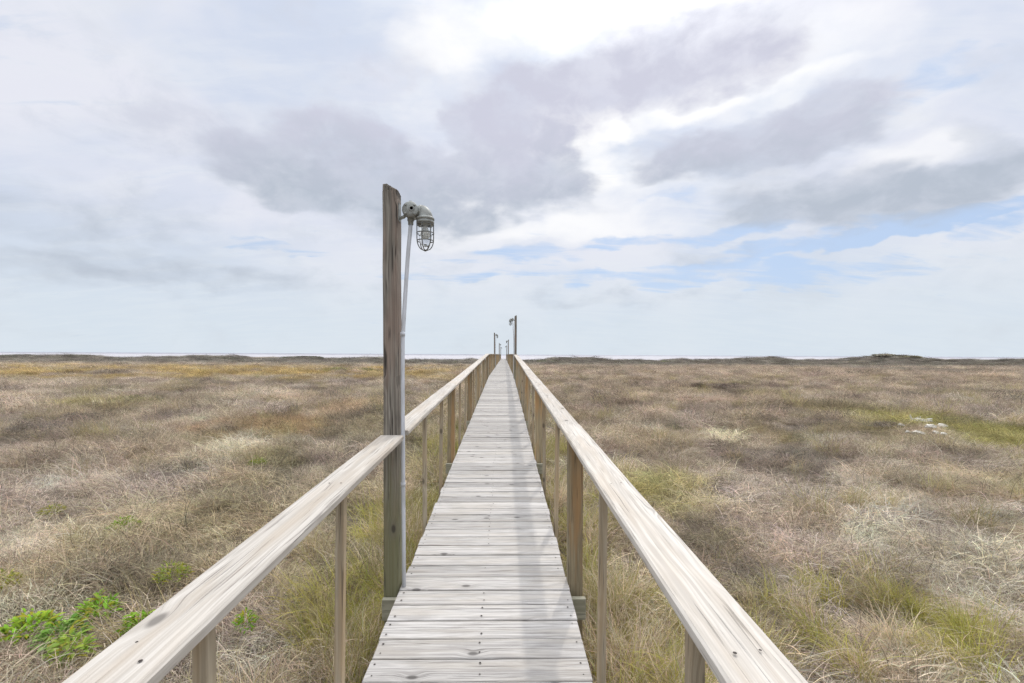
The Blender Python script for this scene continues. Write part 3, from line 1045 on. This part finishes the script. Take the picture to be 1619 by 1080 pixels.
DG = (0.16, 0.15, 0.10); OG = (.2, .22, .08)
for i, a in enumerate([
    (50, 692, .85, .5, .34, (.15, .13, .105), 'broad dark brown shrub at the edge of the flat, beside pale grass', None),
    (125, 672, .9, .5, .34, (.17, .15, .125), 'greyish brown shrub just behind the broad dark one', None),
    (218, 642, .8, .6, .38, OG, 'dark green rounded shrub among mauve undergrowth', None),
    (300, 756, .40, .3, .22, (.17, .155, .115), 'small dark twiggy shrub left of the lamp post', None),
    (1070, 690, .35, .3, .2, DG, 'small dark shrub just right of the railing', None),
    (1400, 686, .55, .4, .28, (.19, .165, .14), 'grey-brown twiggy shrub in front of the white debris', None),
    (1105, 618, 1.5, .7, .35, (.19, .15, .12), 'low dark brown shrub on the right of the flat, nearest the boardwalk', None),
    (1155, 618, 1.3, .7, .35, (.19, .155, .125), 'low dark shrub beside the brown one right of the boardwalk', None),
    (1290, 586, 2.2, 1.2, .5, DG, 'flat dark shrub in front of the grassy dune mound', None),
    (1372, 574, 2.6, 2.0, .42, (0.284, 0.254, 0.195), 'dark shrub on the left shoulder of the dune mound', 108),
    (1408, 570, 3.4, 2.5, .36, (0.270, 0.247, 0.189), 'largest shrub, on top of the dune mound', 111),
    (1450, 578, 3.0, 2.0, .42, (0.338, 0.312, 0.195), 'green shrub on the right shoulder of the dune mound', 108),
    (1500, 585, 3.0, 2.0, .5, (.25, .24, .18), 'green-grey shrub right of the dune mound', 98),
    (1590, 584, 3.6, 2.0, .5, (.25, .24, .18), 'green-grey shrub by the picture edge beyond the flat', 96),
    (45, 566, 3.6, 2.0, .75, (.13, .13, .10), 'dark dune shrub beside a bare sandy gap', 118),
    (78, 566, 3.0, 2.0, .7, (.15, .15, .11), 'grey-green dune shrub next to the dark one by the sandy gap', 118),
    (148, 564, 3.2, 2.0, .95, (.13, .13, .095), 'tallest shrub on the dune line left of the lamp post', 118),
    (365, 566, 3.6, 2.0, .7, (.13, .135, .09), 'spiky dark shrub on the dune line midway to the lamp post', 116),
    (490, 566, 4.0, 2.0, .65, (.13, .13, .095), 'long dark shrub on the dune line near the lamp post', 116),
    (545, 590, 2.2, 1.2, .6, OG, 'olive green shrub beyond the gold grass near the lamp post', None),
    (722, 575, 2.4, 1.6, .6, (.12, .135, .07), 'dark green shrub beside the far left railing', 88),
    (868, 572, 2.4, 1.6, .7, (.15, .155, .10), 'grey-green shrub beside the far right railing', 100),
    (1052, 574, 2.5, 1.4, .6, (.22, .24, .12), 'pale green shrub on the dune line right of the boardwalk', 104),
    (1185, 574, 3.4, 1.6, .6, (.15, .14, .105), 'dark shrub on the dune line midway to the mound', 106),
]):
    shrub(*a[:7], 700 + i, dist=a[7])

# ------------------------------------------------------------------ white debris on the right
m, t = new_mat('bleached_white')
ob = t.n('ShaderNodeTexCoord').outputs['Object']
nz = t.noise(ob, 14, 6, 0.65)
finish(t, t.mix(t.mr(nz, 0.42, 0.68), (0.66, 0.64, 0.59), (0.42, 0.37, 0.28)), 0.85, nz, 0.6, 0.02)
M_WHITE = m


def chunk(px, py, L, W_, H, rot, label, seed, log=False):
    rng = random.Random(seed)
    x, y = px_ground(px, py, 0.33)
    import bmesh
    bm = bmesh.new()
    bmesh.ops.create_icosphere(bm, subdivisions=3, radius=1.0)
    for v in bm.verts:
        n = v.co.normalized()
        k = 1 + 0.55 * fb(n.x * 1.7 + seed, n.y * 1.7, n.z * 1.7) + 0.30 * fb(n.x * 5, n.y * 5 + seed, n.z * 5)
        q = n * k
        # flat broken faces
        for ax in (Vector((.7, .2, .7)), Vector((-.8, .5, .3)), Vector((.1, -.9, .4)), Vector((-.3, -.2, .93))):
            ax = ax.normalized(); d = q.dot(ax)
            if d > .72: q -= ax * (d - .72) * .85
        v.co = Vector((q.x * L / 2, q.y * W_ / 2, q.z * H / 2))
    if log:
        # a stub and a side limb standing off the trunk
        for bx, dr, r, ln in ((-L * .36, Vector((-.3, 0, 1)), .03, .13), (-L * .12, Vector((.5, -.2, 1)), .026, .08), (L * .08, Vector((-.6, -.3, .8)), .022, .10), (L * .34, Vector((.9, .2, .1)), .03, .24)):
            res = bmesh.ops.create_cone(bm, cap_ends=True, segments=8, radius1=r, radius2=r * .45, depth=ln)
            mt = Matrix.Translation(Vector((bx, 0, H * .2)) + dr.normalized() * ln / 2) @ dr.to_track_quat('Z', 'Y').to_matrix().to_4x4()
            bmesh.ops.transform(bm, matrix=mt, verts=res['verts'])
    me = bpy.data.meshes.new('driftwood' if log else 'limestone_chunk'); bm.to_mesh(me); bm.free()
    me.materials.append(M_WHITE)
    o = bpy.data.objects.new(me.name, me); COL.objects.link(o)
    o.location = (x, y, gz(x, y) + H * .3 + (.25 if not log else .26)); o.rotation_euler = (0, 0.05, rot)
    tag(o, label, 'driftwood' if log else 'rock', 'bleached white debris in the grass')


chunk(1464, 664, .74, .16, .13, .05, 'bleached white driftwood log with an upright stub, largest piece of the white debris', 1, True)
for i, (px, py, L, H, lab) in enumerate([
    (1483, 673, .30, .12, 'cream rock just right below the white driftwood log'), (1501, 672, .28, .12, 'cream rock at the right end of the white debris'),
    (1434, 670, .15, .08, 'small cream rock alone left of the white driftwood log'), (1446, 681, .14, .07, 'small cream rock at the left end of the lower row'),
    (1462, 683, .36, .11, 'long low cream rock in the lower row of the white debris'), (1491, 682, .17, .09, 'short cream rock in the lower row, right of the long one'),
    (1504, 684, .18, .07, 'thin cream rock ending the lower row near yellow-green plants'), (1422, 654, .12, .07, 'tiny white rock farthest up and left of the debris')]):
    chunk(px, py, L, L * .6, H, random.uniform(-.3, .3), lab, 10 + i * 3)

# ------------------------------------------------------------------ sky, sun
SUN_EL, SUN_AZ = R(48), R(19)
W = bpy.data.worlds.new('World'); S.world = W
W.use_nodes = True
t = NT(W.node_tree)
dirv = t.v('NORMALIZE', t.n('ShaderNodeTexCoord').outputs['Generated'])
dx, dy, dz = t.sep(dirv)[:3]
azr = t.m('ARCTAN2', dx, dy)
elr = t.m('ARCSINE', dz)
zz = t.m('MAXIMUM', dz, 0.0)
den = t.m('ADD', zz, 0.16)
pl = t.comb(t.m('DIVIDE', dx, den), t.m('DIVIDE', dy, den), 0.0)         # flat cloud layer seen in perspective
wc = t.noisec(pl, 1.3, 4)
wx, wy, _ = t.sep(wc)[:3]
wc2 = t.noisec(t.comb(azr, t.m('MULTIPLY', elr, 2.0), 3.0), 9.0, 4)
wx2, wy2, _ = t.sep(wc2)[:3]
azw = t.m('ADD', azr, t.m('ADD', t.m('MULTIPLY', t.m('SUBTRACT', wx, .5), .22), t.m('MULTIPLY', t.m('SUBTRACT', wx2, .5), .16)))
elw = t.m('ADD', elr, t.m('ADD', t.m('MULTIPLY', t.m('SUBTRACT', wy, .5), .10), t.m('MULTIPLY', t.m('SUBTRACT', wy2, .5), .085)))


def p2a(px, py):
    a = math.atan((px - VPX) / F)
    return a, math.atan((HOR - py) / F * math.cos(a))


def blobs(lst):
    acc = None
    for px, py, rx, ry, rot, st in lst:
        a, e = p2a(px, py)
        ra = rx / F * math.cos(a) ** 2; re = ry / F * math.cos(a) * math.cos(e)
        cr, sr = math.cos(R(rot)), math.sin(R(rot))
        da = t.m('SUBTRACT', azw, a); de = t.m('SUBTRACT', elw, e)
        u = t.m('DIVIDE', t.m('ADD', t.m('MULTIPLY', da, cr), t.m('MULTIPLY', de, sr)), ra)
        v = t.m('DIVIDE', t.m('SUBTRACT', t.m('MULTIPLY', de, cr), t.m('MULTIPLY', da, sr)), re)
        q = t.m('ADD', t.m('MULTIPLY', u, u), t.m('MULTIPLY', v, v))
        g_ = t.m('MULTIPLY', t.mr(q, 0.0, 2.2, 1.0, 0.0), st)
        acc = g_ if acc is None else t.m('ADD', acc, g_)
    return acc


n_big = t.noise(pl, 1.1, 5, 0.56, 0.35)
n_puff = t.noise(t.comb(azr, t.m('MULTIPLY', elr, 1.7), 5.0), 8.5, 7, 0.60, 0.25)     # puffy edges
n_str = t.noise(t.v('MULTIPLY', pl, (0.8, 2.6, 1)), 2.6, 5, 0.6, 0.6)               # streaky thin sheets
n_veil = t.noise(t.comb(azr, t.m('MULTIPLY', elr, 1.5), 9.0), 13.0, 5, 0.58, 0.3)
n_soft = t.noise(t.comb(azr, t.m('MULTIPLY', elr, 1.3), 1.0), 3.2, 4, 0.5, 0.3)


def field(b, n, k, lo, hi):
    return t.mr(t.m('ADD', b, t.m('MULTIPLY', t.m('SUBTRACT', n, 0.5), k)), lo, hi)


dark = blobs([
    (660, 215, 42, 62, 0, -.75), (935, 215, 34, 70, 20, -.6), (880, 40, 60, 40, 0, -.3), (1130, 170, 120, 18, 4, -.4),
    (575, 255, 115, 54, -14, 1.2), (450, 285, 100, 40, -10, 1.1), (660, 320, 90, 34, 0, .7), (590, 335, 110, 34, -4, .55), (790, 240, 130, 70, 0, .95), (750, 305, 130, 34, 0, .8), (900, 285, 60, 40, 0, .4),
    (1010, 110, 190, 58, 4, .85), (860, 165, 130, 60, 0, .65), (1170, 95, 100, 36, 0, .45),
    (1180, 225, 170, 40, 6, .95), (1060, 245, 80, 36, 0, .6), (1300, 195, 80, 36, 0, .5), (1300, 300, 170, 42, 0, .95), (1490, 300, 200, 44, 4, 1.0), (1590, 225, 80, 60, 0, .6),
    (120, 330, 240, 44, 6, .42), (330, 435, 220, 24, 0, .5), (90, 440, 160, 22, 0, .35), (330, 200, 170, 36, 14, .35), (600, 120, 90, 40, 0, .3), (1000, 470, 160, 14, 0, .35), (1150, 400, 110, 14, 0, .35), (880, 395, 70, 10, 0, .3)])
white = blobs([
    (820, 35, 170, 44, 8, .8), (1000, 4, 220, 26, 0, .8), (1290, 60, 120, 50, 0, .7), (690, 140, 90, 70, 0, .5), (905, 225, 50, 60, 30, .9), (1010, 180, 170, 26, 10, .9),
    (1000, 280, 90, 36, 0, .8), (1200, 150, 140, 22, 0, .6), (1470, 215, 120, 26, 0, .8), (1170, 285, 90, 22, 0, .5), (800, 355, 200, 36, 0, .6), (1400, 150, 130, 36, 0, .5), (280, 70, 260, 60, 0, .3), (1000, 345, 200, 22, 0, .5)])
blue = blobs([
    (1060, 310, 60, 10, 0, .62), (1000, 377, 90, 14, 2, .8), (1180, 352, 90, 15, 0, .85), (1320, 378, 190, 18, 6, .85), (1480, 352, 230, 15, 6, .85), (1600, 350, 90, 16, 8, .7), (1090, 432, 150, 18, 0, .7),
    (840, 405, 110, 16, 0, .65), (870, 440, 110, 12, 0, .5), (1310, 430, 140, 16, 0, .6), (20, 130, 120, 150, 0, .22), (470, 392, 80, 8, -6, .5), (1480, 110, 130, 26, 0, .55), (690, 440, 120, 10, 0, .4)])
# sky behind the clouds
sky = t.n('ShaderNodeTexSky', sky_type='NISHITA', sun_disc=False)
sky.sun_elevation = SUN_EL; sky.sun_rotation = SUN_AZ
sky.air_density = 1.0; sky.dust_density = 1.5
skyc = t.v('SCALE', sky.outputs[0], sc=0.10)
clear = t.mix(0.15, t.mix(0.7, skyc, (0.40, 0.585, 0.90)), (0.74, 0.80, 0.90))      # pale, hazy clear sky
c_base = t.mix(t.mr(n_soft, 0.34, 0.66), (0.64, 0.705, 0.845), (0.80, 0.815, 0.90))
c_base = t.mix(t.m('MULTIPLY', t.mr(n_str, 0.40, 0.68), 0.40), c_base, (0.84, 0.865, 0.91))
c_base = t.mix(t.m('MULTIPLY', t.mr(n_puff, 0.46, 0.70), 0.42), c_base, (0.60, 0.655, 0.765))
lowf = t.mr(elr, 0.02, 0.30, 1.0, 0.0)
c_base = t.mix(t.m('MULTIPLY', lowf, 0.72), c_base, (0.70, 0.785, 0.845))
wamt = t.m('MULTIPLY', field(white, n_puff, 1.1, 0.0, 1.35), 1.0)
c_cl = t.mix(wamt, c_base, (0.99, 0.99, 1.0))
bamt = t.m('MULTIPLY', field(blue, n_str, 2.1, 0.20, 1.0), 0.95)
c_cl = t.mix(bamt, c_cl, clear)
damt = field(dark, n_puff, 1.4, 0.0, 1.12)
damt = t.m('MULTIPLY', damt, t.mr(n_veil, 0.32, 0.62, 0.68, 1.0))
dcol = t.mix(t.mr(t.m('ADD', elr, t.m('MULTIPLY', t.m('SUBTRACT', n_puff, .5), .25)), 0.26, 0.50), (0.49, 0.545, 0.635), (0.63, 0.64, 0.755))
c_all = t.mix(damt, c_cl, dcol)
# cloud glows round the hidden sun
sd = Vector((math.sin(SUN_AZ) * math.cos(SUN_EL), math.cos(SUN_AZ) * math.cos(SUN_EL), math.sin(SUN_EL)))
dt = t.m('MAXIMUM', t.v('DOT_PRODUCT', dirv, tuple(sd)), 0.0)
gl = t.m('ADD', t.m('MULTIPLY', t.m('POWER', dt, 60.0), 1.1), t.m('MULTIPLY', t.m('POWER', dt, 10.0), 0.10))
gl = t.m('MULTIPLY', gl, t.m('SUBTRACT', 1.0, t.m('MULTIPLY', damt, 0.9)))
gl = t.m('ADD', gl, t.m('MULTIPLY', t.mr(elr, 0.60, 1.15), 1.9))     # thinner, brighter cloud overhead
c_all = t.v('ADD', c_all, t.comb(gl, gl, gl))
bg = t.n('ShaderNodeBackground'); t.put(bg.inputs[0], c_all); bg.inputs[1].default_value = 1.0
wo = t.n('ShaderNodeOutputWorld'); t.put(wo.inputs[0], bg.outputs[0])
W.cycles.sampling_method = 'NONE'

L = bpy.data.lights.new('sun', 'SUN'); L.energy = 1.45; L.angle = R(1.6); L.color = (1.0, 0.95, 0.88)
so = bpy.data.objects.new('sun', L); COL.objects.link(so)
so.rotation_euler = (-sd).to_track_quat('-Z', 'Y').to_euler()

# ------------------------------------------------------------------ camera and render settings
cam = bpy.data.cameras.new('camera'); cam.sensor_width = 36.0; cam.lens = 36.0 * F / 1619.0
cam.shift_y = (HOR - 540) / 1619.0
cam.clip_start = 0.05; cam.clip_end = 80000
co = bpy.data.objects.new('camera', cam); COL.objects.link(co)
yaw = math.atan((809.5 - VPX) / F)
co.matrix_world = Matrix.Translation((CAMX, 0, CAMZ)) @ Matrix.Rotation(-yaw, 4, 'Z') @ Matrix.Rotation(R(90), 4, 'X') @ Matrix.Rotation(R(0.30), 4, 'Z')
S.camera = co
S.view_settings.view_transform = 'Standard'; S.view_settings.look = 'None'
S.view_settings.exposure = 0.0; S.view_settings.gamma = 1.0
S.cycles.max_bounces = 6; S.cycles.diffuse_bounces = 3; S.cycles.transmission_bounces = 5; S.cycles.transparent_max_bounces = 6
S.cycles.use_denoising = True; S.cycles.denoising_prefilter = 'NONE'; S.cycles.denoising_input_passes = 'RGB_ALBEDO_NORMAL'
S.cycles.use_adaptive_sampling = True; S.cycles.adaptive_threshold = 0.02; S.cycles.adaptive_min_samples = 24
